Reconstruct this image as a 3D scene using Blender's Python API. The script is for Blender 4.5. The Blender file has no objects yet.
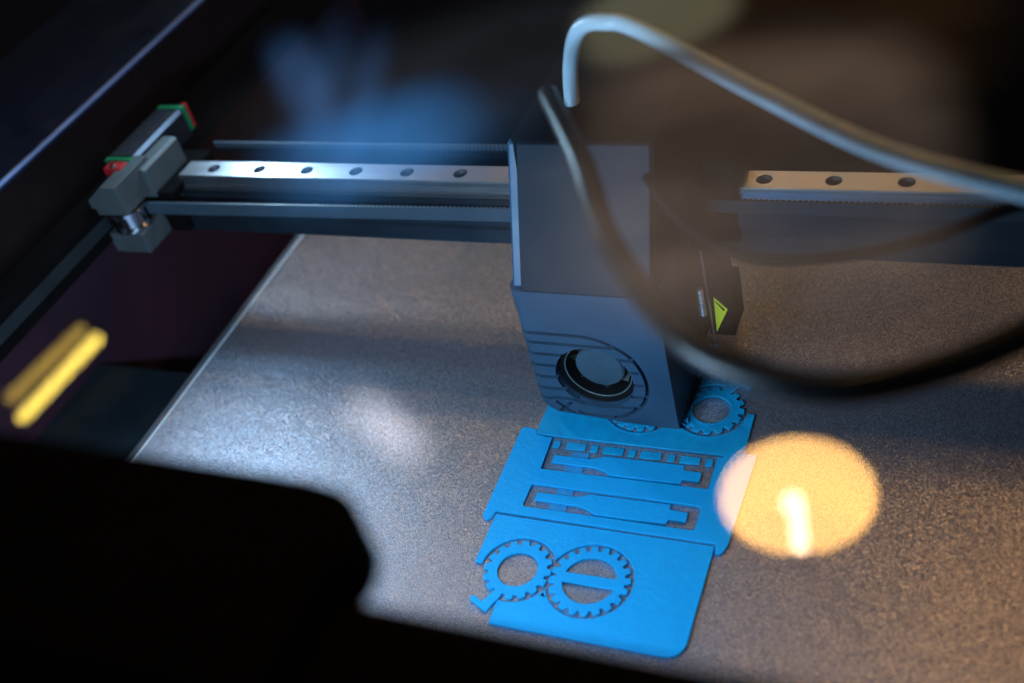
import bpy, bmesh, math, random
from mathutils import Vector, Matrix
random.seed(7)
K = 0.001                      # all lengths below are millimetres
sc = bpy.context.scene
col = sc.collection
PI = math.pi

# ------------------------------------------------------------------ camera
cam_data = bpy.data.cameras.new('camera')
cam = bpy.data.objects.new('camera', cam_data); col.objects.link(cam)
R = Matrix(((.91438942, -.07569912, .3976954), (.34102182, .67342128, -.65590235), (-.21816531, .73537298, .64158435)))
cam.matrix_world = Matrix.Translation((0, 0, 325 * K)) @ R.to_4x4()
cam_data.sensor_width = 36
cam_data.lens = 1150 / 1024 * 36
cam_data.clip_start = 0.01
cam_data.clip_end = 50
cam_data.dof.use_dof = True
cam_data.dof.focus_distance = 0.440
cam_data.dof.aperture_fstop = (cam_data.lens / 7.5)
sc.camera = cam

# ------------------------------------------------------------------ exposure
sc.view_settings.view_transform = 'Standard'
sc.view_settings.look = 'None'
sc.view_settings.exposure = 0.0
sc.view_settings.gamma = 1.0
sc.cycles.max_bounces = 8
sc.cycles.transparent_max_bounces = 16
sc.cycles.caustics_reflective = False
sc.cycles.sample_clamp_indirect = 3.0

# ------------------------------------------------------------------ world: dim room tone with painted blobs for the lid reflections
world = bpy.data.worlds.new('World'); sc.world = world
world.use_nodes = True
wn, wl = world.node_tree.nodes, world.node_tree.links
wn.clear()
w_out = wn.new('ShaderNodeOutputWorld'); w_bg = wn.new('ShaderNodeBackground')
w_tc = wn.new('ShaderNodeTexCoord')
w_noise = wn.new('ShaderNodeTexNoise'); w_noise.inputs['Scale'].default_value = 5.0
w_noise.inputs['Detail'].default_value = 3.0
w_map = wn.new('ShaderNodeMapping'); w_map.inputs['Rotation'].default_value = (0.3, 0.5, 0.9)
w_map.inputs['Scale'].default_value = (1.0, 1.0, 4.0)
wl.new(w_tc.outputs['Generated'], w_map.inputs['Vector']); wl.new(w_map.outputs['Vector'], w_noise.inputs['Vector'])

def wmath(op, a, b=None, clamp=False):
    n = wn.new('ShaderNodeMath'); n.operation = op; n.use_clamp = clamp
    for i, v in enumerate((a, b)):
        if v is None: continue
        if isinstance(v, (int, float)): n.inputs[i].default_value = v
        else: wl.new(v, n.inputs[i])
    return n.outputs[0]

acc = None
def patch(d, rx, ry, roll, color, strength, soft=0.3, noisy=0.0):
    """a soft-edged colour blob painted into the world in direction d for lid reflections (half sizes as tangents)"""
    global acc
    d = Vector(d).normalized()
    a = Vector((0, 0, 1)).cross(d).normalized(); b = d.cross(a)
    ax = a * math.cos(roll) + b * math.sin(roll); bx = b * math.cos(roll) - a * math.sin(roll)
    outs = []
    for v in (ax / rx, bx / ry, d):
        n = wn.new('ShaderNodeVectorMath'); n.operation = 'DOT_PRODUCT'
        wl.new(w_tc.outputs['Generated'], n.inputs[0]); n.inputs[1].default_value = v
        outs.append(n.outputs['Value'])
    fwd = wmath('MAXIMUM', outs[2], 0.05)
    p = [wmath('POWER', wmath('ABSOLUTE', wmath('DIVIDE', o, fwd)), 3.0) for o in outs[:2]]
    r = wmath('POWER', wmath('ADD', p[0], p[1]), 1 / 3)
    m = wn.new('ShaderNodeMapRange'); m.interpolation_type = 'SMOOTHSTEP'
    wl.new(r, m.inputs['Value'])
    m.inputs['From Min'].default_value = 1.0 + soft; m.inputs['From Max'].default_value = 1.0 - soft
    f = wmath('MULTIPLY', m.outputs['Result'], strength)
    if noisy:
        q = wn.new('ShaderNodeMapRange'); wl.new(w_noise.outputs['Fac'], q.inputs['Value'])
        q.inputs['From Min'].default_value = 0.38; q.inputs['From Max'].default_value = 0.62
        q.inputs['To Min'].default_value = 1.0 - noisy; q.inputs['To Max'].default_value = 1.0
        f = wmath('MULTIPLY', f, q.outputs['Result'])
    c = wn.new('ShaderNodeVectorMath'); c.operation = 'SCALE'
    c.inputs[0].default_value = color; wl.new(f, c.inputs['Scale'])
    if acc is None: acc = c.outputs['Vector']
    else:
        s = wn.new('ShaderNodeVectorMath'); s.operation = 'ADD'
        wl.new(acc, s.inputs[0]); wl.new(c.outputs['Vector'], s.inputs[1]); acc = s.outputs['Vector']

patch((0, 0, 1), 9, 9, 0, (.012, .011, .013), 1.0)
patch((-.200, .790, .565), .150, .115, 0.0, (.60, .43, .33), 1.35, .25, .4)      # brown reflection haze painted over the head and rail
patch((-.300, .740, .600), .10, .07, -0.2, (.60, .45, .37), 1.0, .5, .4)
patch((-.190, .758, .624), .11, .016, 0.0, (.60, .45, .36), .9, .8, .2)         # brighter lower rim of the painted haze
patch((-.29, .850, .440), .065, .030, 0.15, (.62, .58, .36), 1.2, .25)           # cream reflection painted near the top of the lid
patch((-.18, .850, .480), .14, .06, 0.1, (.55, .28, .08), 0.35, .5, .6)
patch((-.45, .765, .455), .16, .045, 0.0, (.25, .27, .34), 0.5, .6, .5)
patch((-.560, .716, .417), .018, .030, 0.0, (.10, .30, .75), 1.3, .7, .3)        # blue glare streaks painted above the left rail
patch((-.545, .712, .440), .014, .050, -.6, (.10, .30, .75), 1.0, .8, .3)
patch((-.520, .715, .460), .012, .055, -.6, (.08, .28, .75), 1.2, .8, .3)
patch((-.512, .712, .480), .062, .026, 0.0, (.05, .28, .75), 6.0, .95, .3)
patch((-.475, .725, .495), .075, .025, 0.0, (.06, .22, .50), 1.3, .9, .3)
patch((-.487, .563, .668), .016, .030, .5, (.92, .88, 1.0), 8.0, .98)                # pale glare spot painted over the bed
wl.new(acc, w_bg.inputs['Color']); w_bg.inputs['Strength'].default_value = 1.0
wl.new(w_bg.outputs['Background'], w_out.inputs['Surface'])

# ------------------------------------------------------------------ lights
def area(name, loc, target, size, size_y, power, color, shape='RECTANGLE'):
    d = bpy.data.lights.new(name, 'AREA'); d.shape = shape; d.size = size * K; d.size_y = size_y * K
    d.energy = power; d.color = color
    o = bpy.data.objects.new(name, d); col.objects.link(o)
    o.location = Vector(loc) * K
    o.rotation_euler = (Vector(target) - Vector(loc)).to_track_quat('-Z', 'Y').to_euler()
    return o
area('unseen_front_light', (-190, 92, 164), (-170, 300, 0), 130, 12, 1.08, (.48, .74, 1.0))  # unseen lamp without fixture, put under the front bar to light the print
area('unseen_rear_light', (-352, 398, 158), (-150, 250, 55), 16, 70, 0.30, (.50, .78, 1.0))  # unseen lamp without fixture, added for bed sheen and rail highlight

area('added_warm_fill', (170, 520, 330), (-20, 330, 0), 50, 50, .48, (1.0, .42, .11))  # unseen warm fill, added to brighten the right of the bed

# ------------------------------------------------------------------ materials
def new_mat(name):
    m = bpy.data.materials.new(name); m.use_nodes = True
    return m, m.node_tree.nodes, m.node_tree.links, m.node_tree.nodes['Principled BSDF']

def tex(n, l, kind, scale, coord='Object', detail=2.0, stretch=(1, 1, 1), rot=(0, 0, 0)):
    tc = n.new('ShaderNodeTexCoord'); mp = n.new('ShaderNodeMapping')
    mp.inputs['Scale'].default_value = stretch; mp.inputs['Rotation'].default_value = rot
    l.new(tc.outputs[coord], mp.inputs['Vector'])
    t = n.new(kind); t.inputs['Scale'].default_value = scale
    if 'Detail' in t.inputs: t.inputs['Detail'].default_value = detail
    l.new(mp.outputs['Vector'], t.inputs['Vector'])
    return t

def ramp(n, l, src, lo, hi, a, b):
    r = n.new('ShaderNodeMapRange'); l.new(src, r.inputs['Value'])
    r.inputs['From Min'].default_value = lo; r.inputs['From Max'].default_value = hi
    r.inputs['To Min'].default_value = a; r.inputs['To Max'].default_value = b
    return r.outputs['Result']

def mix_col(n, l, fac, a, b):
    m = n.new('ShaderNodeMix'); m.data_type = 'RGBA'
    l.new(fac, m.inputs['Factor']); m.inputs['A'].default_value = (*a, 1); m.inputs['B'].default_value = (*b, 1)
    return m.outputs['Result']

def bump(n, l, b, src, strength, dist, prev=None):
    bp = n.new('ShaderNodeBump'); bp.inputs['Strength'].default_value = strength; bp.inputs['Distance'].default_value = dist
    l.new(src, bp.inputs['Height'])
    if prev: l.new(prev, bp.inputs['Normal'])
    l.new(bp.outputs['Normal'], b.inputs['Normal'])
    return bp.outputs['Normal']

def plastic(name, c1, c2=None, rough=.5, noise=60, bumps=.15, layers=None, spec=.5):
    m, n, l, b = new_mat(name)
    t = tex(n, l, 'ShaderNodeTexNoise', noise, detail=4)
    l.new(mix_col(n, l, ramp(n, l, t.outputs['Fac'], .35, .65, 0, 1), c1, c2 or tuple(v * 1.25 for v in c1)), b.inputs['Base Color'])
    l.new(ramp(n, l, t.outputs['Fac'], .3, .7, rough - .06, rough + .08), b.inputs['Roughness'])
    b.inputs['Specular IOR Level'].default_value = spec
    f = tex(n, l, 'ShaderNodeTexNoise', 1800, detail=2)
    p = bump(n, l, b, f.outputs['Fac'], bumps, .0002)
    if layers:
        w = tex(n, l, 'ShaderNodeTexWave', layers); w.bands_direction = 'Z'; w.inputs['Distortion'].default_value = .6
        w.inputs['Detail Scale'].default_value = 2
        bump(n, l, b, w.outputs['Fac'], .25, .0001, p)
    return m

def metal(name, c, rough=.3, brush=True, dirt=.25, metallic=1.0):
    m, n, l, b = new_mat(name)
    b.inputs['Metallic'].default_value = metallic
    t = tex(n, l, 'ShaderNodeTexNoise', 90, detail=5)
    l.new(mix_col(n, l, ramp(n, l, t.outputs['Fac'], .3, .7, 0, 1), tuple(v * (1 - dirt) for v in c), c), b.inputs['Base Color'])
    s = tex(n, l, 'ShaderNodeTexNoise', 400, detail=3, stretch=(.12, 6, 6) if brush else (1, 1, 1))
    l.new(ramp(n, l, s.outputs['Fac'], .3, .7, rough - .03, rough + .05), b.inputs['Roughness'])
    bump(n, l, b, s.outputs['Fac'], .03, .00005)
    return m

def emitter(name, c, strength):
    m, n, l, b = new_mat(name)
    b.inputs['Base Color'].default_value = (*c, 1)
    b.inputs['Emission Color'].default_value = (*c, 1); b.inputs['Emission Strength'].default_value = strength
    return m

# textured spring steel: fine grain with sparkle
def plate_material():
    m, n, l, b = new_mat('textured_steel')
    v = tex(n, l, 'ShaderNodeTexVoronoi', 3200)
    g = tex(n, l, 'ShaderNodeTexNoise', 2600, detail=2)
    big = tex(n, l, 'ShaderNodeTexNoise', 12, detail=3)
    sep = n.new('ShaderNodeSeparateColor'); l.new(v.outputs['Color'], sep.inputs['Color'])
    f = n.new('ShaderNodeMath'); f.operation = 'MULTIPLY'
    l.new(sep.outputs['Red'], f.inputs[0]); l.new(ramp(n, l, g.outputs['Fac'], .3, .65, .35, 1.0), f.inputs[1])
    l.new(mix_col(n, l, f.outputs[0], (.012, .013, .018), (.60, .64, .78)), b.inputs['Base Color'])
    b.inputs['Metallic'].default_value = .75
    l.new(ramp(n, l, big.outputs['Fac'], .3, .7, .28, .42), b.inputs['Roughness'])
    # every grain of the powder coat faces its own way
    geo = n.new('ShaderNodeNewGeometry')
    sub = n.new('ShaderNodeVectorMath'); sub.operation = 'SUBTRACT'; l.new(v.outputs['Color'], sub.inputs[0]); sub.inputs[1].default_value = (.5, .5, .5)
    sca = n.new('ShaderNodeVectorMath'); sca.operation = 'SCALE'; l.new(sub.outputs[0], sca.inputs[0]); sca.inputs['Scale'].default_value = .5
    add = n.new('ShaderNodeVectorMath'); add.operation = 'ADD'; l.new(geo.outputs['Normal'], add.inputs[0]); l.new(sca.outputs[0], add.inputs[1])
    nor = n.new('ShaderNodeVectorMath'); nor.operation = 'NORMALIZE'; l.new(add.outputs[0], nor.inputs[0])
    l.new(nor.outputs[0], b.inputs['Normal'])
    return m

def print_material(name, c1, c2, angle):
    m, n, l, b = new_mat(name)
    t = tex(n, l, 'ShaderNodeTexNoise', 220, detail=4)
    l.new(mix_col(n, l, ramp(n, l, t.outputs['Fac'], .3, .7, 0, 1), c1, c2), b.inputs['Base Color'])
    b.inputs['Roughness'].default_value = .5
    b.inputs['Specular IOR Level'].default_value = .3
    w = tex(n, l, 'ShaderNodeTexWave', 420, rot=(0, 0, angle)); w.inputs['Distortion'].default_value = .8
    p = bump(n, l, b, w.outputs['Fac'], .7, .0002)
    s = tex(n, l, 'ShaderNodeTexNoise', 500, detail=3)
    bump(n, l, b, s.outputs['Fac'], .5, .0004, p)
    return m

def glass_material():
    m, n, l, b = new_mat('lid_glass')
    n.remove(b)
    out = n['Material Output']
    tr = n.new('ShaderNodeBsdfTransparent'); gl = n.new('ShaderNodeBsdfGlossy'); mx = n.new('ShaderNodeMixShader')
    tr.inputs['Color'].default_value = (.93, .95, .96, 1)
    gl.inputs['Roughness'].default_value = 0.0
    fr = n.new('ShaderNodeFresnel'); fr.inputs['IOR'].default_value = 1.55
    ge = n.new('ShaderNodeNewGeometry')
    inv = n.new('ShaderNodeMath'); inv.operation = 'SUBTRACT'; inv.inputs[0].default_value = 1
    l.new(ge.outputs['Backfacing'], inv.inputs[1])
    mu = n.new('ShaderNodeMath'); mu.operation = 'MULTIPLY'
    l.new(inv.outputs[0], mu.inputs[0]); l.new(fr.outputs[0], mu.inputs[1])
    l.new(mu.outputs[0], mx.inputs['Fac']); l.new(tr.outputs[0], mx.inputs[1]); l.new(gl.outputs[0], mx.inputs[2])
    l.new(mx.outputs[0], out.inputs['Surface'])
    return m

M = {}
M['plate'] = plate_material()
M['plate_edge'] = plastic('bare_steel_edge', (.95, .97, 1.0), rough=.3, bumps=0)
M['heater'] = plastic('heater_grey', (.11, .105, .12), rough=.5, bumps=.6)
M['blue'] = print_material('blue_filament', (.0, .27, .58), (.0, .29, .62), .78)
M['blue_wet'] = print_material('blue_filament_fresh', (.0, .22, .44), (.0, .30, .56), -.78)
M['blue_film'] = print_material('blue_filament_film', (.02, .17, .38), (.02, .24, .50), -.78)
M['shell'] = plastic('grey_printed_plastic', (.022, .050, .085), rough=.5, bumps=.12, layers=150, spec=.25)
M['shell_top'] = plastic('grey_smooth_plastic', (.009, .016, .026), rough=.6, bumps=.1, spec=.12)
M['grey_block'] = plastic('grey_matt_block', (.065, .075, .082), rough=.6, bumps=.35)
M['black'] = plastic('black_plastic', (.003, .003, .0035), rough=.7, spec=.03, bumps=0)
M['trim'] = plastic('blue_grey_trim', (.005, .05, .11), rough=.4)
M['black_gloss'] = plastic('black_gloss_sleeve', (.005, .005, .006), rough=.36, spec=.28, bumps=.05)
M['ring'] = plastic('pale_fan_ring', (.06, .085, .09), rough=.3, bumps=0)
M['hub'] = plastic('fan_hub_label', (.03, .055, .075), rough=.35)
M['steel'] = metal('ground_steel', (.56, .57, .60), .34, True, .08)
M['steel_smooth'] = metal('polished_steel', (.70, .73, .78), .16, False)
M['alu'] = metal('black_anodised_beam', (.022, .038, .055), .45, True, metallic=.7)
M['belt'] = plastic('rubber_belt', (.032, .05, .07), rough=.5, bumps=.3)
M['belt_r'] = plastic('shaded_rubber_belt', (.008, .014, .02), rough=.5, bumps=.3)  # right belt's shade put into a darker copy of the belt colour
M['belt_dark'] = plastic('dark_rubber_belt', (.006, .012, .016), rough=.6)
M['ptfe'] = plastic('white_tube', (.36, .49, .58), rough=.38, bumps=.02)
M['green'] = plastic('green_end_cap', (.0, .14, .05), rough=.4)
M['red'] = plastic('red_wiper', (.38, .01, .015), rough=.4)
M['yellow'] = plastic('yellow_label', (.75, .75, .02), rough=.4)
M['frame'] = plastic('dark_blue_coated_frame', (.014, .03, .08), rough=.32, bumps=.3)
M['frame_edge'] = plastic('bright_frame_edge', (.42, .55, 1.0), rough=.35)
M['floor'] = plastic('maroon_chamber_floor', (.055, .018, .036), (.035, .013, .026), rough=.6, noise=8)
M['floor_dark'] = plastic('dark_wall_lining', (.012, .007, .008), rough=.7, spec=.1)
M['tray'] = plastic('dark_teal_tray', (.006, .015, .021), rough=.5)
M['hole'] = plastic('dark_bore', (.03, .045, .07), rough=.5)
M['glass'] = glass_material()
M['shade'] = emitter('glowing_lampshade', (1.0, .72, .27), 12.0)
M['shade_outer'] = plastic('dark_shade_outside', (.02, .018, .016), rough=.6)
M['bulb'] = emitter('lamp_bulb', (1.0, .72, .48), 46.0)
M['tube_light'] = emitter('yellow_strip_tube', (1.0, .72, .12), 24.0)
M['tube_dim'] = emitter('yellow_strip_reflector', (1.0, .68, .12), 4.5)
M['lamp_body'] = plastic('lamp_body', (.5, .45, .38), rough=.5)

# ------------------------------------------------------------------ object helpers
def tag(o, label=None, cat=None, group=None, kind=None):
    if label: o['label'] = label
    if cat: o['category'] = cat
    if group: o['group'] = group
    if kind: o['kind'] = kind
    return o

def empty(name, loc=(0, 0, 0)):
    o = bpy.data.objects.new(name, None); col.objects.link(o); o.location = Vector(loc) * K
    o.empty_display_size = .01
    return o

def link(name, me, mat, parent=None, smooth=False):
    o = bpy.data.objects.new(name, me); col.objects.link(o)
    if mat and not me.materials: me.materials.append(mat)
    if parent:
        o.parent = parent
        o.matrix_parent_inverse = Matrix.Translation(-world_loc(parent))
    if smooth:
        for p in me.polygons: p.use_smooth = True
    return o

def world_loc(o):
    # only the Empties carry a location; every mesh keeps its own origin at the world's
    return Vector(o.location) if o.type == 'EMPTY' else Vector((0, 0, 0))

def build(name, bm, mat, parent=None, smooth=False, angle=None):
    bmesh.ops.scale(bm, vec=(K, K, K), verts=bm.verts)
    bmesh.ops.recalc_face_normals(bm, faces=bm.faces)
    me = bpy.data.meshes.new(name); bm.to_mesh(me); bm.free()
    o = link(name, me, mat, parent, smooth)
    if smooth and angle:
        me.set_sharp_from_angle(angle=math.radians(angle))
    return o

def add_box(bm, x0, x1, y0, y1, z0, z1, bev=0.0, seg=2):
    t = bmesh.new()
    vs = [t.verts.new((x, y, z)) for z in (z0, z1) for y in (y0, y1) for x in (x0, x1)]
    for f in ((0, 2, 3, 1), (4, 5, 7, 6), (0, 1, 5, 4), (2, 6, 7, 3), (0, 4, 6, 2), (1, 3, 7, 5)):
        t.faces.new([vs[i] for i in f])
    if bev: bmesh.ops.bevel(t, geom=list(t.edges), offset=bev, segments=seg, affect='EDGES', profile=.5)
    merge(bm, t)

def merge(bm, t):
    me = bpy.data.meshes.new('tmp'); t.to_mesh(me); t.free()
    bm.from_mesh(me); bpy.data.meshes.remove(me)

def box(name, mat, parent, x0, x1, y0, y1, z0, z1, bev=.4):
    bm = bmesh.new(); add_box(bm, x0, x1, y0, y1, z0, z1, bev)
    return build(name, bm, mat, parent)

def add_prism(bm, pts, axis, a, b, bev=0.0, seg=2, pick=None):
    """polygon pts in the plane normal to axis ('x': (y,z), 'y': (x,z), 'z': (x,y)), from a to b"""
    t = bmesh.new()
    def P(p, s):
        return {'x': (s, p[0], p[1]), 'y': (p[0], s, p[1]), 'z': (p[0], p[1], s)}[axis]
    A = [t.verts.new(P(p, a)) for p in pts]; B = [t.verts.new(P(p, b)) for p in pts]
    t.faces.new(A); t.faces.new(B[::-1])
    n = len(pts)
    for i in range(n):
        t.faces.new((A[i], A[(i + 1) % n], B[(i + 1) % n], B[i]))
    bmesh.ops.recalc_face_normals(t, faces=t.faces)
    if bev:
        ed = [e for e in t.edges if (pick is None or pick(e))]
        bmesh.ops.bevel(t, geom=ed, offset=bev, segments=seg, affect='EDGES', profile=.5)
    merge(bm, t)

def add_cyl(bm, c, r, h, axis='z', seg=40, r2=None, bev=0):
    t = bmesh.new()
    bmesh.ops.create_cone(t, cap_ends=True, segments=seg, radius1=r, radius2=r if r2 is None else r2, depth=h)
    if bev:
        ed = [e for e in t.edges if len(e.link_faces) == 2 and any(len(f.verts) > 4 for f in e.link_faces)]
        bmesh.ops.bevel(t, geom=ed, offset=bev, segments=2, affect='EDGES')
    m = Matrix.Identity(4)
    if axis == 'y': m = Matrix.Rotation(PI / 2, 4, 'X')
    if axis == 'x': m = Matrix.Rotation(PI / 2, 4, 'Y')
    bmesh.ops.transform(t, matrix=Matrix.Translation(Vector(c)) @ m, verts=t.verts)
    merge(bm, t)

def spline(pts, n=10):
    pts = [Vector(p) for p in pts]; out = []
    P = [pts[0] * 2 - pts[1]] + pts + [pts[-1] * 2 - pts[-2]]
    for i in range(1, len(P) - 2):
        for k in range(n):
            t = k / n
            out.append(.5 * ((2 * P[i]) + (P[i + 1] - P[i - 1]) * t + (2 * P[i - 1] - 5 * P[i] + 4 * P[i + 1] - P[i + 2]) * t * t
                             + (3 * P[i] - P[i - 1] - 3 * P[i + 1] + P[i + 2]) * t ** 3))
    out.append(pts[-1])
    return out

def add_tube(bm, pts, r, seg=16, hollow=0):
    pts = [Vector(p) for p in pts]
    rings = []; up = Vector((0.13, 0.2, 1)).normalized()
    for i, p in enumerate(pts):
        d = (pts[min(i + 1, len(pts) - 1)] - pts[max(i - 1, 0)]).normalized()
        a = (up - d * up.dot(d)).normalized(); up = a
        b = d.cross(a)
        rr = r(i / (len(pts) - 1)) if callable(r) else r
        rings.append([bm.verts.new(p + (a * math.cos(t) + b * math.sin(t)) * rr) for t in [2 * PI * k / seg for k in range(seg)]])
    for A, B in zip(rings, rings[1:]):
        for k in range(seg): bm.faces.new((A[k], A[(k + 1) % seg], B[(k + 1) % seg], B[k]))
    bm.faces.new(rings[0][::-1]); bm.faces.new(rings[-1])

def flat(name, loops, z0, thick, mat, parent=None, bev=.18):
    """outline with holes (first loop outer) laid in the XY plane, thick mm high"""
    cu = bpy.data.curves.new(name, 'CURVE'); cu.dimensions = '2D'; cu.fill_mode = 'BOTH'
    for lp in loops:
        s = cu.splines.new('POLY'); s.points.add(len(lp) - 1)
        for q, p in zip(s.points, lp): q.co = (p[0] * K, p[1] * K, 0, 1)
        s.use_cyclic_u = True
    cu.extrude = (thick / 2 - bev) * K; cu.bevel_depth = bev * K; cu.bevel_resolution = 1; cu.offset = -bev * K
    tmp = bpy.data.objects.new('tmp', cu); col.objects.link(tmp)
    dg = bpy.context.evaluated_depsgraph_get()
    me = bpy.data.meshes.new_from_object(tmp.evaluated_get(dg))
    bpy.data.objects.remove(tmp); bpy.data.curves.remove(cu)
    me.name = name
    me.transform(Matrix.Translation((0, 0, (z0 + thick / 2) * K)))
    me.materials.clear()
    return link(name, me, mat, parent)

def boolean(o, cutters, solver='EXACT'):
    """cut one after another; a cut the solver fails on is left out"""
    def box_of(me):
        return [f(v.co[k] for v in me.vertices) for k in range(3) for f in (min, max)]
    for c in cutters:
        for attempt in range(3):
            md = o.modifiers.new('cut', 'BOOLEAN'); md.operation = 'DIFFERENCE'; md.object = c; md.solver = solver
            c.location = Vector((.013, .017, .011)) * K * attempt
            dg = bpy.context.evaluated_depsgraph_get(); dg.update()
            me = bpy.data.meshes.new_from_object(o.evaluated_get(dg))
            o.modifiers.clear()
            if len(me.vertices) > 7 and all(abs(a - b) < 3e-4 for a, b in zip(box_of(me), box_of(o.data))) and len(me.vertices) != len(o.data.vertices):
                name = o.data.name; o.data = me; me.name = name
                break
        else: print('CUT FAILED', o.name, cutters.index(c))
    for c in cutters: bpy.data.objects.remove(c)
    return o

def arc(cx, cy, r, a0, a1, n=16):
    return [(cx + r * math.cos(math.radians(a0 + (a1 - a0) * i / n)), cy + r * math.sin(math.radians(a0 + (a1 - a0) * i / n))) for i in range(n + 1)]

def rrect(x0, x1, y0, y1, r):
    return arc(x1 - r, y1 - r, r, 0, 90, 5) + arc(x0 + r, y1 - r, r, 90, 180, 5) + arc(x0 + r, y0 + r, r, 180, 270, 5) + arc(x1 - r, y0 + r, r, 270, 360, 5)

# ================================================================== SETTING
bm = bmesh.new(); add_box(bm, -1100, 500, -200, 1500, -141, -140)
tag(build('chamber_floor', bm, M['floor']), kind='structure')

fr = empty('printer_frame', (-478, 560, -130))
tag(fr, 'dark blue coated printer frame round the build chamber with a bright inner edge', 'printer frame')
bm = bmesh.new(); add_prism(bm, [(-430, 91.5), (-428.6, 90), (-428.6, -130), (-600, -130), (-600, 92), (-430.4, 92)], 'y', -60, 640)
build('side_wall', bm, M['frame'], fr)
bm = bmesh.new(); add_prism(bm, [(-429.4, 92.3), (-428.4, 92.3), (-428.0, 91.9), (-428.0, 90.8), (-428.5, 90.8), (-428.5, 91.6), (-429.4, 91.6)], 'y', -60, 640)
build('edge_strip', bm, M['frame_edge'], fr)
box('inner_lining', M['floor_dark'], fr, -428.5, -427.6, -60, 640, 46, 89, .2)
box('lower_lining', M['floor'], fr, -428.5, -427.7, -60, 640, -139.5, 45.9, .2)
box('upper_wall', M['black'], fr, -600, -526, -60, 640, 92.2, 176, 1)
box('back_wall', M['black'], fr, -600, 420, 640.5, 660, -130, 176, 1)
box('back_beam', M['black'], fr, -525, 420, 560, 600, 60, 100, 1)
box('front_bar', M['black'], fr, -600, 300, 10, 84, 160, 184, 2.5)
box('side_bar', M['black'], fr, 260, 300, 84.5, 640, -130, 176, 1)

lid = bmesh.new(); add_box(lid, -524, 259, 85, 639, 172, 176)
tag(build('glass_lid', lid, M['glass']), 'clear glass lid over the chamber showing reflections of the room', 'glass lid')

# big blurred corner block in front
bm = bmesh.new()
pts = [(-330, 102), (-108, 101)] + arc(-104, 89.3, 11, 78, -40, 8) + [(-95.6, 60), (-330, 60)]
add_prism(bm, pts, 'z', 177.5, 190, .8)
tag(build('corner_cover', bm, M['black']), 'black rounded corner block, blurred, on the lid at the lower left', 'cover')

box_t = tag(box('tray', M['tray'], None, -427, -357, 90, 307, -60, -15, 1), 'dark teal tray low in the gap left of the print bed', 'tray')

# left guide: rail for the carriage and the belt
bm = bmesh.new(); add_box(bm, -398, -384, 60, 630, 58, 76, .4)
o = build('guide_rail', bm, M['black']); tag(o, 'black side guide rail running front to back under the carriage', 'rail')

# ================================================================== BED
hb = box('heated_bed', M['heater'], None, -353, 42, 70, 432, -6, -1.0, .5)
tag(hb, 'grey heated bed showing as a narrow rim left of the steel sheet', 'heated bed')
bp = empty('build_plate', (-150, 250, -0.95))
tag(bp, 'textured grey spring steel build plate with bright left edge', 'build plate')
box('sheet', M['plate'], bp, -347.3, 40, 72, 430, -.9, 0, .05)
bm = bmesh.new(); add_box(bm, -348.1, -347.4, 72, 430, -.9, .1, 0)
build('edge', bm, M['plate_edge'], bp)

# ================================================================== PRINTED PARTS
T = 1.3
def gear_loop(cx, cy, tip, root, n, ph=0, wt=.26, wr=.36):
    o = []
    for i in range(n):
        c = ph + 360 * i / n; s = 360 / n
        for a, r in ((-wr, root), (-wt, tip), (wt, tip), (wr, root)):
            a = math.radians(c + a * s); o.append((cx + r * math.cos(a), cy + r * math.sin(a)))
    return o
G1, W1 = (-155.4, 215.4), (-128.2, 215.7)
CX, CY = -130.2, 258.95
def rot(lp): return [(2 * CX - x, 2 * CY - y) for x, y in lp]
card = ([(-172.5, 238), (-88.9, 238), (-88.9, 198.5)] + arc(-95.2, 198.3, 6.3, -5, -90, 8) + [(-157.8, 192), (-158.1, 200.6)]
        + arc(*G1, 14, -101, -24.5, 12) + arc(*W1, 15.7, -158.1, 158.1, 60) + arc(*G1, 14, 24.5, 179, 24) + [(-172.4, 215.6)])
tag(flat('card', [card], .02, T, M['blue']), 'blue printed card with a rounded corner, holding both gears in its cutout, nearest the front', 'printed card', 'blue printed plates')
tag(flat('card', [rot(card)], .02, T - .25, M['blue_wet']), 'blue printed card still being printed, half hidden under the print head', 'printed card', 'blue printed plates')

def inset(lp, d):
    out = []; n = len(lp)
    area2 = sum(lp[i][0] * lp[(i + 1) % n][1] - lp[(i + 1) % n][0] * lp[i][1] for i in range(n))
    sg = 1 if area2 > 0 else -1
    for i in range(n):
        a, b, c = Vector(lp[i - 1]), Vector(lp[i]), Vector(lp[(i + 1) % n])
        e, f = (b - a).normalized(), (c - b).normalized()
        m = (Vector((-e.y, e.x)) + Vector((-f.y, f.x))) * sg
        m.normalize(); out.append(tuple(b + m * d))
    return out
for crd, base, mt in zip([o for o in col.objects if o.name.startswith('card')], (card, rot(card)), (M['blue'], M['blue_wet'])):
    flat('perimeter_line', [inset(base, .30), inset(base, .95)], T - (.1 if mt is M['blue'] else .34), .2, mt, crd, .06)

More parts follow.
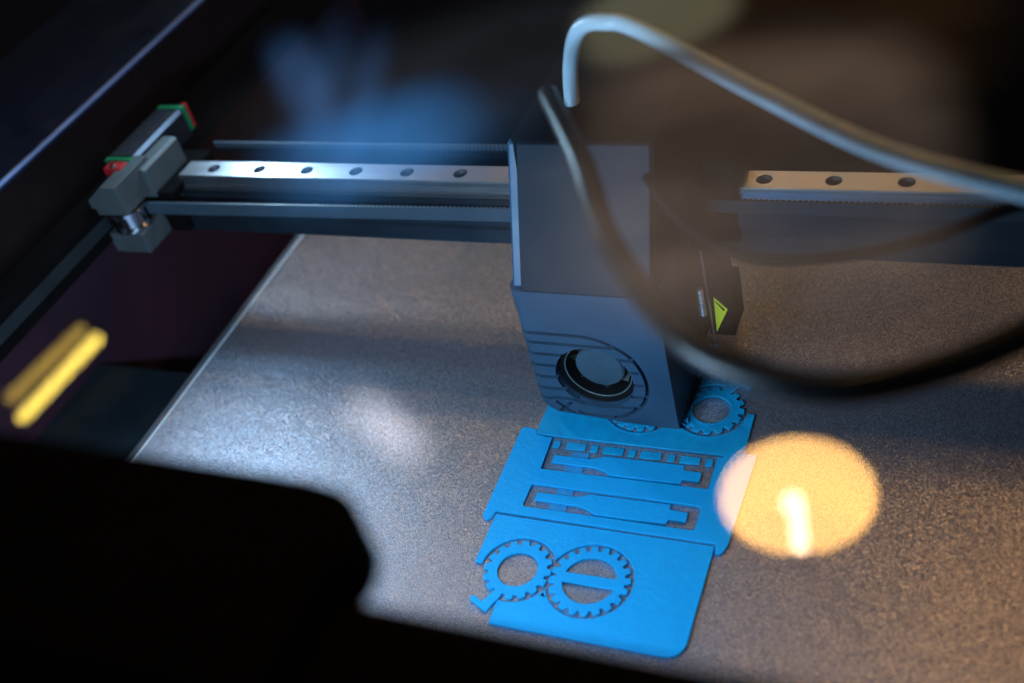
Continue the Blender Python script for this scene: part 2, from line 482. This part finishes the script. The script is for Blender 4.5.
def half_discs(cx, cy, r, t, ang):
    out = []
    for s in (0, 180):
        a = math.degrees(math.asin(t / r))
        lp = arc(0, 0, r, a, 180 - a, 22)
        c, q = math.cos(math.radians(ang + s)), math.sin(math.radians(ang + s))
        out.append([(cx + x * c - y * q, cy + x * q + y * c) for x, y in lp])
    return out
hookp = [(-168.6, 200.6), (-167.2, 199.0), (-166.2, 198.9), (-160.7, 195.9), (-159.2, 199.5), (-157.2, 203.4), (-160.6, 205.6), (-163.4, 199.9), (-167.4, 202.0)]
def gear_set(f, mat, t, lab_ring, lab_wheel, ring_name='ring_gear'):
    g = flat('ring_gear', [f(gear_loop(*G1, 12.7, 10.9, 16, 4)), f(arc(*G1, 7.4, 0, 348, 29))], .02, t, mat)
    flat('hook', [f(hookp)], .02, t - .02, mat, g)
    if f is rot: flat('raised_rim', [f(arc(*G1, 8.5, 0, 352, 44)), f(arc(*G1, 7.5, 0, 352, 44))], .02 + t - .04, .22, mat, g, .05)
    tag(g, lab_ring, 'gear', 'blue printed gears')
    w = flat('wheel_gear', [f(gear_loop(*W1, 14.7, 12.7, 20, 9))] + [f(h) for h in half_discs(*W1, 9.7, 2.1, 1)], .02, t, mat)
    tag(w, lab_wheel, 'gear', 'blue printed gears')
ident = lambda lp: lp
gear_set(ident, M['blue'], T, 'blue toothed ring with a hook, at the left of the front card', 'blue toothed wheel crossed by one bar, in the front card')
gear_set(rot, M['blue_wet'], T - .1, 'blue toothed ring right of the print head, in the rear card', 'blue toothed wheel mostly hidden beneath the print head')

frame_o = [(-178, 281.2), (-176.8, 282.6), (-172.8, 282.6), (-171.6, 281.8), (-170.9, 279.4), (-163.6, 278.6), (-162.9, 262.3), (-97.2, 262.8), (-97.3, 278.2), (-95.6, 278.8),
           (-93.2, 282.2), (-83, 281.7), (-84.6, 239), (-86, 235.4), (-88.2, 235), (-89.2, 239.2), (-173.2, 239.2), (-174.1, 235.4), (-176, 235), (-177.6, 236.6)]
frame_o[6:6] = []
window2 = rrect(-163.7, -97.6, 243.4, 254.6, 1.3)
fo = flat('tool_frame', [frame_o, window2], .02, T, M['blue'])
tag(fo, 'blue printed middle frame with two long windows round the flat tools', 'printed frame', 'blue printed plates')
tool1 = [(-159.8, 270.0), (-145.4, 270.2), (-142.5, 270.8), (-139.2, 272.4), (-108.3, 272.7), (-108.1, 270.4), (-101.2, 270.2), (-101.2, 265.6), (-107.6, 265.8), (-108.1, 263.7), (-135.2, 263.6), (-139.5, 265.6), (-142.5, 266.2), (-159.8, 266.2)]
tool2 = [(x - .4, y - 19.2) for x, y in tool1]
def tool(lp, tabs, label):
    t = flat('flat_tool', [lp], .02, T, M['blue'])
    for tb in tabs: flat('tab', [tb], .02, .45, M['blue_film'], t, .08)
    tag(t, label, 'flat tool', 'blue printed flat tools')
def rect(x0, x1, y0, y1): return [(x0, y0), (x1, y0), (x1, y1), (x0, y1)]
tool(tool1, [rect(-153.4, -146.6, 262.4, 266.3), rect(-153.2, -146.4, 269.9, 273.3)], 'blue flat printed tool with a narrow shaft, in the upper window')
tool(tool2, [rect(-153.4, -146.8, 243.5, 247.1), rect(-153.2, -146.6, 250.7, 254.5)], 'blue flat printed tool with a narrow shaft, in the lower window')
links = [((-162.4, -159.6), 's'), ((-156.8, -148.9), 'l'), ((-146.8, -143.8), 's'), ((-141.6, -133.4), 'l'), ((-131.4, -128.6), 's'), ((-126.6, -118.4), 'l'), ((-116.0, -113.0), 's'), ((-111.1, -103.3), 'l'), ((-101.2, -98.5), 's')]
ln = {0: 'small blue printed square at the left end of the row above the tools', 1: 'blue printed bar next to the left end square of the row',
      2: 'small blue printed square, second square from the left in the row', 3: 'blue printed bar, second bar from the left in the row',
      4: 'small blue printed square in the very middle of the row', 5: 'blue printed bar, third bar from the left in the row',
      6: 'small blue printed square, fourth square from the left in the row', 7: 'blue printed bar, rightmost bar of the row above the tools',
      8: 'small blue printed square at the right end of the row above the tools'}
for i, ((x0, x1), k) in enumerate(links):
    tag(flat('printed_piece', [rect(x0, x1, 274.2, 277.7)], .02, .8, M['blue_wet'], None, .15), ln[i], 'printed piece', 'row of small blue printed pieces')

# raised dashes of lettering being laid on the rear card
rc = [o for o in col.objects if o.name.startswith('card')][1]
bm = bmesh.new()
x = -148.8
for w, sh in ((2, 'A'), (2, 'U'), (2, 'T'), (2, 'F'), (2, 'E'), (2, 'P'), (2, 'O'), (2, 'W'), (2, 'E'), (2, 'R')):
    strokes = {'A': [((0, 0), (.9, 2.4)), ((.9, 2.4), (1.8, 0)), ((.4, .9), (1.4, .9))], 'U': [((0, 2.4), (0, 0)), ((0, 0), (1.5, 0)), ((1.5, 0), (1.5, 2.4))],
               'T': [((0, 2.4), (1.8, 2.4)), ((.9, 2.4), (.9, 0))], 'F': [((0, 0), (0, 2.4)), ((0, 2.4), (1.5, 2.4)), ((0, 1.3), (1.2, 1.3))],
               'E': [((0, 0), (0, 2.4)), ((0, 2.4), (1.5, 2.4)), ((0, 1.3), (1.2, 1.3)), ((0, 0), (1.5, 0))], 'P': [((0, 0), (0, 2.4)), ((0, 2.4), (1.5, 2.4)), ((1.5, 2.4), (1.5, 1.2)), ((1.5, 1.2), (0, 1.2))],
               'O': [((0, 0), (0, 2.4)), ((0, 2.4), (1.5, 2.4)), ((1.5, 2.4), (1.5, 0)), ((1.5, 0), (0, 0))], 'W': [((0, 2.4), (.4, 0)), ((.4, 0), (.9, 1.6)), ((.9, 1.6), (1.4, 0)), ((1.4, 0), (1.8, 2.4))],
               'R': [((0, 0), (0, 2.4)), ((0, 2.4), (1.5, 2.4)), ((1.5, 2.4), (1.5, 1.2)), ((1.5, 1.2), (0, 1.2)), ((.6, 1.2), (1.6, 0))]}[sh]
    for a, b in strokes[:1]:       # only the first dashes of each letter are legible in the fresh layer
        add_tube(bm, [(x + a[0], 282.6 + a[1], T - .24), (x + b[0], 282.6 + b[1], T - .24)], .2, 6)
    x += 3.1 if sh != 'F' else 3.6
build('raised_lettering', bm, M['blue'], rc)
# stray nibs on the fresh layer
bm = bmesh.new()
for q in range(26):
    px, py = random.uniform(-112, -90), random.uniform(282.5, 289)
    if q > 15: px, py = random.uniform(-92.5, -89.5), random.uniform(290, 301)
    add_cyl(bm, (px, py, T - .2), random.uniform(.2, .45), .3, 'z', 8)
build('layer_nibs', bm, M['blue'], rc)
bm = bmesh.new()
for q in range(14):
    a = Vector((-114.5 + random.uniform(-1.6, 1.6), 293.4 + random.uniform(-1.2, 1.2), T + random.uniform(0, .8)))
    b = a + Vector((random.uniform(-1.5, 1.5), random.uniform(-1, 1), random.uniform(-.2, .8)))
    add_tube(bm, spline([a, (a + b) / 2 + Vector((.3, .2, .4)), b], 4), .28, 6)
tag(build('filament_blob', bm, M['blue']), 'tiny tangle of light blue filament beside the print head corner', 'filament blob')

# ================================================================== GANTRY
ga = empty('gantry', (-200, 351, 48))
tag(ga, 'horizontal aluminium gantry with steel rail, grey end blocks and side carriage', 'gantry')
bm = bmesh.new()
prof = [(341, 48), (361, 48), (361, 67.6), (341, 67.6), (341, 61), (342.2, 60), (342.2, 56), (341, 55)]
add_prism(bm, prof, 'x', -366, 225)
build('beam', bm, M['alu'], ga)
bm = bmesh.new()
rp = [(345, 67.8), (357, 67.8), (357, 69.6), (356, 70.4), (356, 72.4), (357, 73.2), (357, 75.5), (356.5, 76), (345.5, 76), (345, 75.5), (345, 73.2), (346, 72.4), (346, 70.4), (345, 69.6)]
add_prism(bm, rp, 'x', -355.5, 215)
rail = build('rail', bm, M['steel'], ga)
bm = bmesh.new()
for i in range(-2, 20): add_cyl(bm, (-288.9 + 25.07 * i, 351, 76), 3.05, 9.0, 'z', 28)
boolean(rail, [build('cut', bm, M['steel'])])
for i in range(-2, 20):
    if -180 < -288.9 + 25.07 * i < -100: continue
    bm = bmesh.new(); add_cyl(bm, (-288.9 + 25.07 * i, 351, 70.8), 2.5, 2.6, 'z', 20, bev=.3)
    build('rail_screw', bm, M['hole'], ga)
# end blocks and idler
bm = bmesh.new(); add_prism(bm, [(-386.5, 72.5), (-386.5, 80.3), (-376, 87.6), (-367.4, 87.6), (-367.4, 72.5)], 'y', 318, 344, .35)
build('end_block', bm, M['grey_block'], ga)
bm = bmesh.new(); add_box(bm, -385.2, -365.3, 318, 336, 51.5, 62, .35)
build('end_block', bm, M['grey_block'], ga)
box('end_plate', M['black'], ga, -384, -356, 337, 372, 50, 72, .5)
bm = bmesh.new()
add_cyl(bm, (-374.5, 325.5, 67.2), 7.2, 9, 'z', 40)
for z in (62.8, 71.4): add_cyl(bm, (-374.5, 325.5, z), 8.8, 1.3, 'z', 48, bev=.25)
build('idler_pulley', bm, M['steel_smooth'], ga, True, 30)
bm = bmesh.new(); add_prism(bm, [(-372.2, 70), (-364.6, 70), (-364.6, 84), (-366.2, 85.2), (-372.2, 85.2)], 'y', 336, 363.5, .3)
build('carriage_bracket', bm, M['grey_block'], ga)
bm = bmesh.new(); add_prism(bm, [(-389, 74), (-372.4, 74), (-372.4, 86.4), (-374, 88), (-387.5, 88), (-389, 86.4)], 'y', 342.6, 382, .25)
build('carriage', M and bm, metal('carriage_steel', (.10, .115, .15), .45), ga)
for y0, y1 in ((338, 342.4), (382.2, 386.5)):
    box('end_cap', M['green'], ga, -388, -372.8, y0 + .7, y1 - .7, 75, 88.2, .5)
box('wiper', M['red'], ga, -383.5, -373.5, 331.5, 337.8, 77, 88.4, .8)
box('wiper', M['red'], ga, -376, -373.2, 386.7, 388.2, 75, 88.0, .4)
bm = bmesh.new(); add_cyl(bm, (-378, 333, 89.2), 1.4, 1.6, 'z', 16, bev=.2); build('screw', bm, M['steel_smooth'], ga)

# ---- belts
def belt(name, p0, p1, z0, z1, side, mat, label, teeth=True):
    p0, p1 = Vector(p0), Vector(p1); d = (p1 - p0); L = d.length; d.normalize(); nrm = Vector((-d.y, d.x)) * side
    top = []; s = 0.0
    while s < L - 2 and teeth:
        for q, h in ((0, 0), (.35, 0), (.6, .75), (1.4, .75), (1.65, 0)):
            top.append(p0 + d * (s + q) + nrm * h)
        s += 2.0
    if not teeth: top = [p0]
    top.append(p1)
    back = [p1 - nrm * .7, p0 - nrm * .7]
    bm = bmesh.new()
    add_prism(bm, [(v.x, v.y) for v in top + back], 'z', z0, z1)
    o = build(name, bm, mat); tag(o, label, 'belt', 'toothed drive belts')
    return o
belt('drive_belt', (-368, 331.0), (-174, 335.5), 64.6, 70.8, 1, M['belt'], 'front toothed belt between the left pulley and the print head')
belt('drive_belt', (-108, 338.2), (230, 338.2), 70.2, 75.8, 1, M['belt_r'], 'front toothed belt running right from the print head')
belt('drive_belt', (-360, 380), (-150, 379), 65, 71, -1, M['belt'], 'rear toothed belt behind the steel rail')
belt('drive_belt', (-382.6, 320), (-382.6, -40), 64.6, 70.8, 1, M['belt_dark'], 'dark belt running forward from the left pulley', False)
belt('drive_belt', (-405, 330), (-405, -40), 62, 68, -1, M['belt_dark'], 'dark toothed belt along the left side wall')

# ================================================================== PRINT HEAD
th = empty('print_head', (-142, 320, 4))
tag(th, 'dark grey print head with grooved front cover and round fan opening', 'print head')
YF = 289.0
bm = bmesh.new()
bl = [(-171.4, 68), (-171.4, 13)] + arc(-162.4, 11.8, 9, 180, 262, 7)[1:] + [(-160, 2.7), (-114.4, 2.7), (-114.4, 68)]
def front_left(e):
    a, b = e.verts
    return abs(a.co.y - YF) < .01 and abs(b.co.y - YF) < .01 and (a.co.x < -159 and b.co.x < -159) and not (a.co.z > 67 and b.co.z > 67)
add_prism(bm, bl, 'y', YF, 332, 4.6, 6, front_left)
shell = build('front_cover', bm, M['shell'], th)
# grooves wrap from the left side round the corner to the front
def groove(z, x1, extra=()):
    r = 4.6; p = [(-171.4, 312, z), (-171.4, 300, z)]
    for a in range(0, 91, 15):
        t = math.radians(a); p.append((-171.4 + r - r * math.cos(t), YF + r - r * math.sin(t), z))
    p.append((x1, YF, z))
    return p + [(x, YF, zz) for x, zz in extra]
cuts = []
bm = bmesh.new(); add_cyl(bm, (-144.8, YF + 4, 26.0), 15.6, 26, 'y', 72)
cuts.append(build('cut', bm, M['shell']))
paths = [groove(47.8, -152, ()) , groove(42.9, -134.5), groove(37.0, -155.0), groove(31.1, -158.4), groove(24.9, -160), groove(18.6, -158)]
big = spline([(-152, YF, 47.8), (-144, YF, 47.4), (-136.5, YF, 44.9), (-128.6, YF, 39.0), (-124.6, YF, 30), (-124.4, YF, 21), (-128.0, YF, 13.2), (-134.6, YF, 7.6), (-140, YF, 5.6)], 5)
paths[0] = paths[0][:-1] + big
paths += [groove(12.8, -166.0)[2:], [(-166.2, YF, 12.75), (-163.6, YF, 13.5), (-156.0, YF, 13.5), (-151.2, YF, 11.5), (-129.6, YF, 11.8)]]
paths += [[(-170.6, YF + 1.6, 8.0), (-169.4, YF + .6, 6.2), (-167.0, YF, 5.4), (-165.4, YF, 5.4)]]
paths += [[(a, YF, z), (b, YF, z)] for a, b, z in ((-134.4, -127.9, 37), (-131.4, -126.2, 31), (-130.3, -125.4, 24.4), (-131.3, -125.8, 18))]
paths += [[(-163.4, YF, 11.6), (-160.6, YF, 8.6), (-156.2, YF, 5.2)], [(-163.2, YF, 5.2), (-160.2, YF, 8.4), (-156.6, YF, 11.6)]]
paths += [[(-154.6, YF, 7.2), (-153.2, YF, 5.8), (-140, YF, 5.6)]]
for p in paths:
    P = [Vector(v) for v in p]; bm = bmesh.new(); rings = []
    for i, v in enumerate(P):
        t = (P[min(i + 1, len(P) - 1)] - P[max(i - 1, 0)]).normalized()
        if v.y > YF + 4.59: d = Vector((1, 0, 0))
        elif v.x < -166.8 and v.y > YF + .01: d = Vector((-166.8 - v.x, YF + 4.6 - v.y, 0)).normalized()
        else: d = Vector((0, 1, 0))
        w = d.cross(t).normalized() * .78
        rings.append([bm.verts.new(v - d * .5 + w), bm.verts.new(v + d * 2.2 + w), bm.verts.new(v + d * 2.2 - w), bm.verts.new(v - d * .5 - w)])
    for A, B in zip(rings, rings[1:]):
        for k in range(4): bm.faces.new((A[k], A[(k + 1) % 4], B[(k + 1) % 4], B[k]))
    bm.faces.new(rings[0][::-1]); bm.faces.new(rings[-1])
    cuts.append(build('cut', bm, M['shell']))
boolean(shell, cuts)
# fan in the opening
bm = bmesh.new()
t = bmesh.new()
FC = (-144.8, 25.6)
pr = [(15.5, 292.4), (14.9, 292.2), (13.2, 295.6), (13.0, 304.5), (15.5, 304.5)]
def lathe(bm, cx, cz, prof, seg=64):
    rings = [[bm.verts.new((cx + r * math.cos(2 * PI * k / seg), y, cz + r * math.sin(2 * PI * k / seg))) for k in range(seg)] for r, y in prof]
    rings.append(rings[0])
    for A, B in zip(rings, rings[1:]):
        for k in range(seg): bm.faces.new((A[k], A[(k + 1) % seg], B[(k + 1) % seg], B[k]))
t.free(); lathe(bm, *FC, pr)
fan = build('fan', bm, M['black_gloss'], th, True, 40)
bm = bmesh.new(); lathe(bm, *FC, [(13.9, 294.0), (13.5, 293.6), (13.1, 294.0), (13.5, 294.4)])
build('ring', bm, M['ring'], fan, True)
bm = bmesh.new(); add_cyl(bm, (FC[0], 299.6, FC[1]), 9.8, 7.6, 'y', 56, bev=.5)
add_cyl(bm, (FC[0], 295.7, FC[1]), .5, .3, 'y', 12)
build('hub', bm, M['hub'], fan, False)
for k in range(7):
    bm = bmesh.new()
    a = 2 * PI * k / 7
    vs = []
    for r in (9.2, 12.7):
        for da, y in ((0, 297.5), (.75, 302.5)):
            q = a + da + (r - 9) * .06
            vs.append(Vector((FC[0] + r * math.cos(q), y, FC[1] + r * math.sin(q))))
    vv = [bm.verts.new(v) for v in vs] + [bm.verts.new(v + Vector((0, .8, 0))) for v in vs]
    for f in ((0, 1, 3, 2), (4, 6, 7, 5), (0, 4, 5, 1), (1, 5, 7, 3), (3, 7, 6, 2), (2, 6, 4, 0)): bm.faces.new([vv[i] for i in f])
    build('blade', bm, M['belt_dark'], fan)
# upper housing leaning back
bm = bmesh.new()
def lean(e):
    a, b = e.verts
    return a.co.x < -168 and b.co.x < -168 and a.co.y < 317 and b.co.y < 317 and abs(a.co.z - b.co.z) > 20
add_prism(bm, [(290.6, 62), (315, 116), (374, 116), (374, 40), (333, 18), (332.5, 62)], 'x', -169.0, -115.2, 3.2, 5, lean)
build('housing', bm, M['black'], th)
bm = bmesh.new(); add_prism(bm, [(289.3, 68.15), (314.0, 115.2), (315, 115.2), (291.2, 68.15)], 'x', -165.6, -116.5, .3, 1)
build('front_panel', bm, M['shell_top'], th)
bm = bmesh.new(); add_prism(bm, [(290.9, 68.2), (315.2, 115.4), (319, 115.4), (297, 68.2)], 'x', -169.6, -165.75, .9, 3)
build('corner_trim', bm, M['trim'], th)
bm = bmesh.new(); add_box(bm, -165, -120, 333, 372, 22, 58, 1); build('hotend_carrier', bm, M['black'], th)
bm = bmesh.new(); add_cyl(bm, (-142, 322, 2.6), 1.2, 3, 'z', 24, .3 + 2.4); add_cyl(bm, (-142, 322, 9), 5, 10, 'z', 24); build('nozzle', bm, M['steel_smooth'], th)
bm = bmesh.new(); add_box(bm, -115, -108.5, 318, 366, 22, 92, 1.5); add_box(bm, -115, -97, 340, 372, 54, 90, 1); build('side_plate', bm, M['black'], th)
bm = bmesh.new(); add_cyl(bm, (-150, 332, 118), 6, 5, 'z', 28, bev=.6); build('tube_fitting', bm, M['black'], th)
# right side bits: ribbed screw, thin rod, grey tab, warning label
bm = bmesh.new(); add_cyl(bm, (-107.5, 316.5, 44), 1.0, 13, 'z', 14)
for k in range(11): add_cyl(bm, (-107.5, 316.5, 38.4 + k * 1.15), 1.35, .5, 'z', 14)
build('screw', bm, metal('bright_thread', (.95, .97, 1.0), .4, False), th)
bm = bmesh.new(); add_tube(bm, [(-106.3, 320, 66), (-105.6, 320, 21)], .45, 8); build('rod', bm, M['steel'], th)
bm = bmesh.new(); add_box(bm, -108.3, -104.4, 319, 321.5, 6.5, 20.5, .3); build('tab', bm, M['steel'], th)
bm = bmesh.new(); add_prism(bm, [(-104.4, 42.0), (-99.6, 36.2), (-105.0, 24.2)], 'y', 322, 322.7, .08); lb = build('warning_label', bm, M['yellow'], th)
bm = bmesh.new(); add_prism(bm, [(-104.1, 40.2), (-103.6, 39.9), (-100.6, 36.3), (-101.1, 35.6)], 'y', 321.75, 321.95); build('label_line', bm, M['black'], lb)
box('label_block', M['black'], th, -108, -98, 322.9, 339, 22, 44, .6)

# ================================================================== TUBE AND CABLES
bm = bmesh.new()
pts = spline([(-149.5, 332, 118), (-149, 334, 128), (-146.2, 332, 138), (-139.5, 323.5, 150.5), (-133.5, 319, 157.5), (-124, 313, 161.5), (-111.5, 307.5, 161.3), (-66.9, 271.5, 160.4), (-33, 246.4, 159.6), (0, 231.3, 159.3), (40, 220, 158)], 10)
add_tube(bm, pts, 2.75, 20)
tag(build('filament_tube', bm, M['ptfe'], None, True), 'white filament tube arching from the print head towards the right', 'tube')
bm = bmesh.new()
pts = spline([(-146, 328, 112), (-147, 312, 130), (-135, 285, 152), (-106.3, 234.0, 164), (-91.1, 205.1, 164), (-76.2, 184.1, 164), (-60.8, 167.9, 164), (-44.8, 160.3, 164), (-29.4, 159.0, 164), (-13.8, 165.7, 164), (2.0, 178.0, 164), (28.9, 207.3, 164)], 10)
add_tube(bm, pts, 3.3, 20)
tag(build('cable', bm, M['black_gloss'], None, True), 'thick glossy black cable hanging in a big loop in front of the print head', 'cable', 'black cables')
bm = bmesh.new()
pts = spline([(40, 296, 116), (1.6, 283.1, 118), (-22.8, 265.7, 118), (-48, 255.1, 118), (-72.4, 254, 118), (-96, 272, 117), (-114, 300, 112)], 8)
add_tube(bm, pts, 1.7, 14)
tag(build('cable', bm, M['black'], None, True), 'thinner black cable behind the big loop, in front of the rail at right', 'cable', 'black cables')

# ================================================================== ROOM LAMPS SEEN AS REFLECTIONS IN THE LID
CEIL = 2178 - 4
lamp = empty('ceiling_lamp', (-436, 1765, CEIL))
tag(lamp, 'round glowing warm lampshade with a bright bulb, mirrored in the glass lid', 'ceiling lamp')
bm = bmesh.new(); seg = 72
rings = [[bm.verts.new((-436 + r * math.cos(2 * PI * k / seg), 1765 + r * math.sin(2 * PI * k / seg), z)) for k in range(seg)] for r, z in ((180, CEIL), (178, CEIL + 230), (30, CEIL + 234))]
for A, B in zip(rings, rings[1:]):
    for k in range(seg): bm.faces.new((A[k], A[(k + 1) % seg], B[(k + 1) % seg], B[k]))
build('lampshade_lining', bm, M['shade'], lamp, True, 30)
bm = bmesh.new()
rings = [[bm.verts.new((-436 + r * math.cos(2 * PI * k / seg), 1765 + r * math.sin(2 * PI * k / seg), z)) for k in range(seg)] for r, z in ((180.3, CEIL), (184, CEIL), (182, CEIL + 240), (20, CEIL + 242))]
for A, B in zip(rings, rings[1:]):
    for k in range(seg): bm.faces.new((A[k], A[(k + 1) % seg], B[(k + 1) % seg], B[k]))
build('lampshade', bm, M['shade_outer'], lamp, True, 30)
bm = bmesh.new()
t = bmesh.new(); bmesh.ops.create_uvsphere(t, u_segments=24, v_segments=14, radius=28)
bmesh.ops.translate(t, vec=(-436 - 12, 1765, CEIL + 38), verts=t.verts); merge(bm, t)
add_cyl(bm, (-436 - 4, 1765, CEIL + 120), 20, 170, 'z', 24)
build('bulb', bm, M['bulb'], lamp, True, 60)

strip = empty('strip_lamp', (-2830, 1870, 2174))
tag(strip, 'yellow strip lamp of two slanting tubes, mirrored at the left of the lid', 'strip lamp')
def bar(name, a, b, w, mat, parent):
    a, b = Vector(a), Vector(b); d = (b - a).normalized(); s = Vector((-d.y, d.x, 0)) * w / 2
    bm = bmesh.new(); add_tube(bm, [a, b], w / 2, 16)
    return build(name, bm, mat, parent)
bar('tube', (-2785, 2050, 2174), (-2812, 1668, 2174), 32, M['tube_light'], strip)
bar('reflector', (-2880, 2090, 2176), (-2925, 1740, 2176), 34, M['tube_dim'], strip)
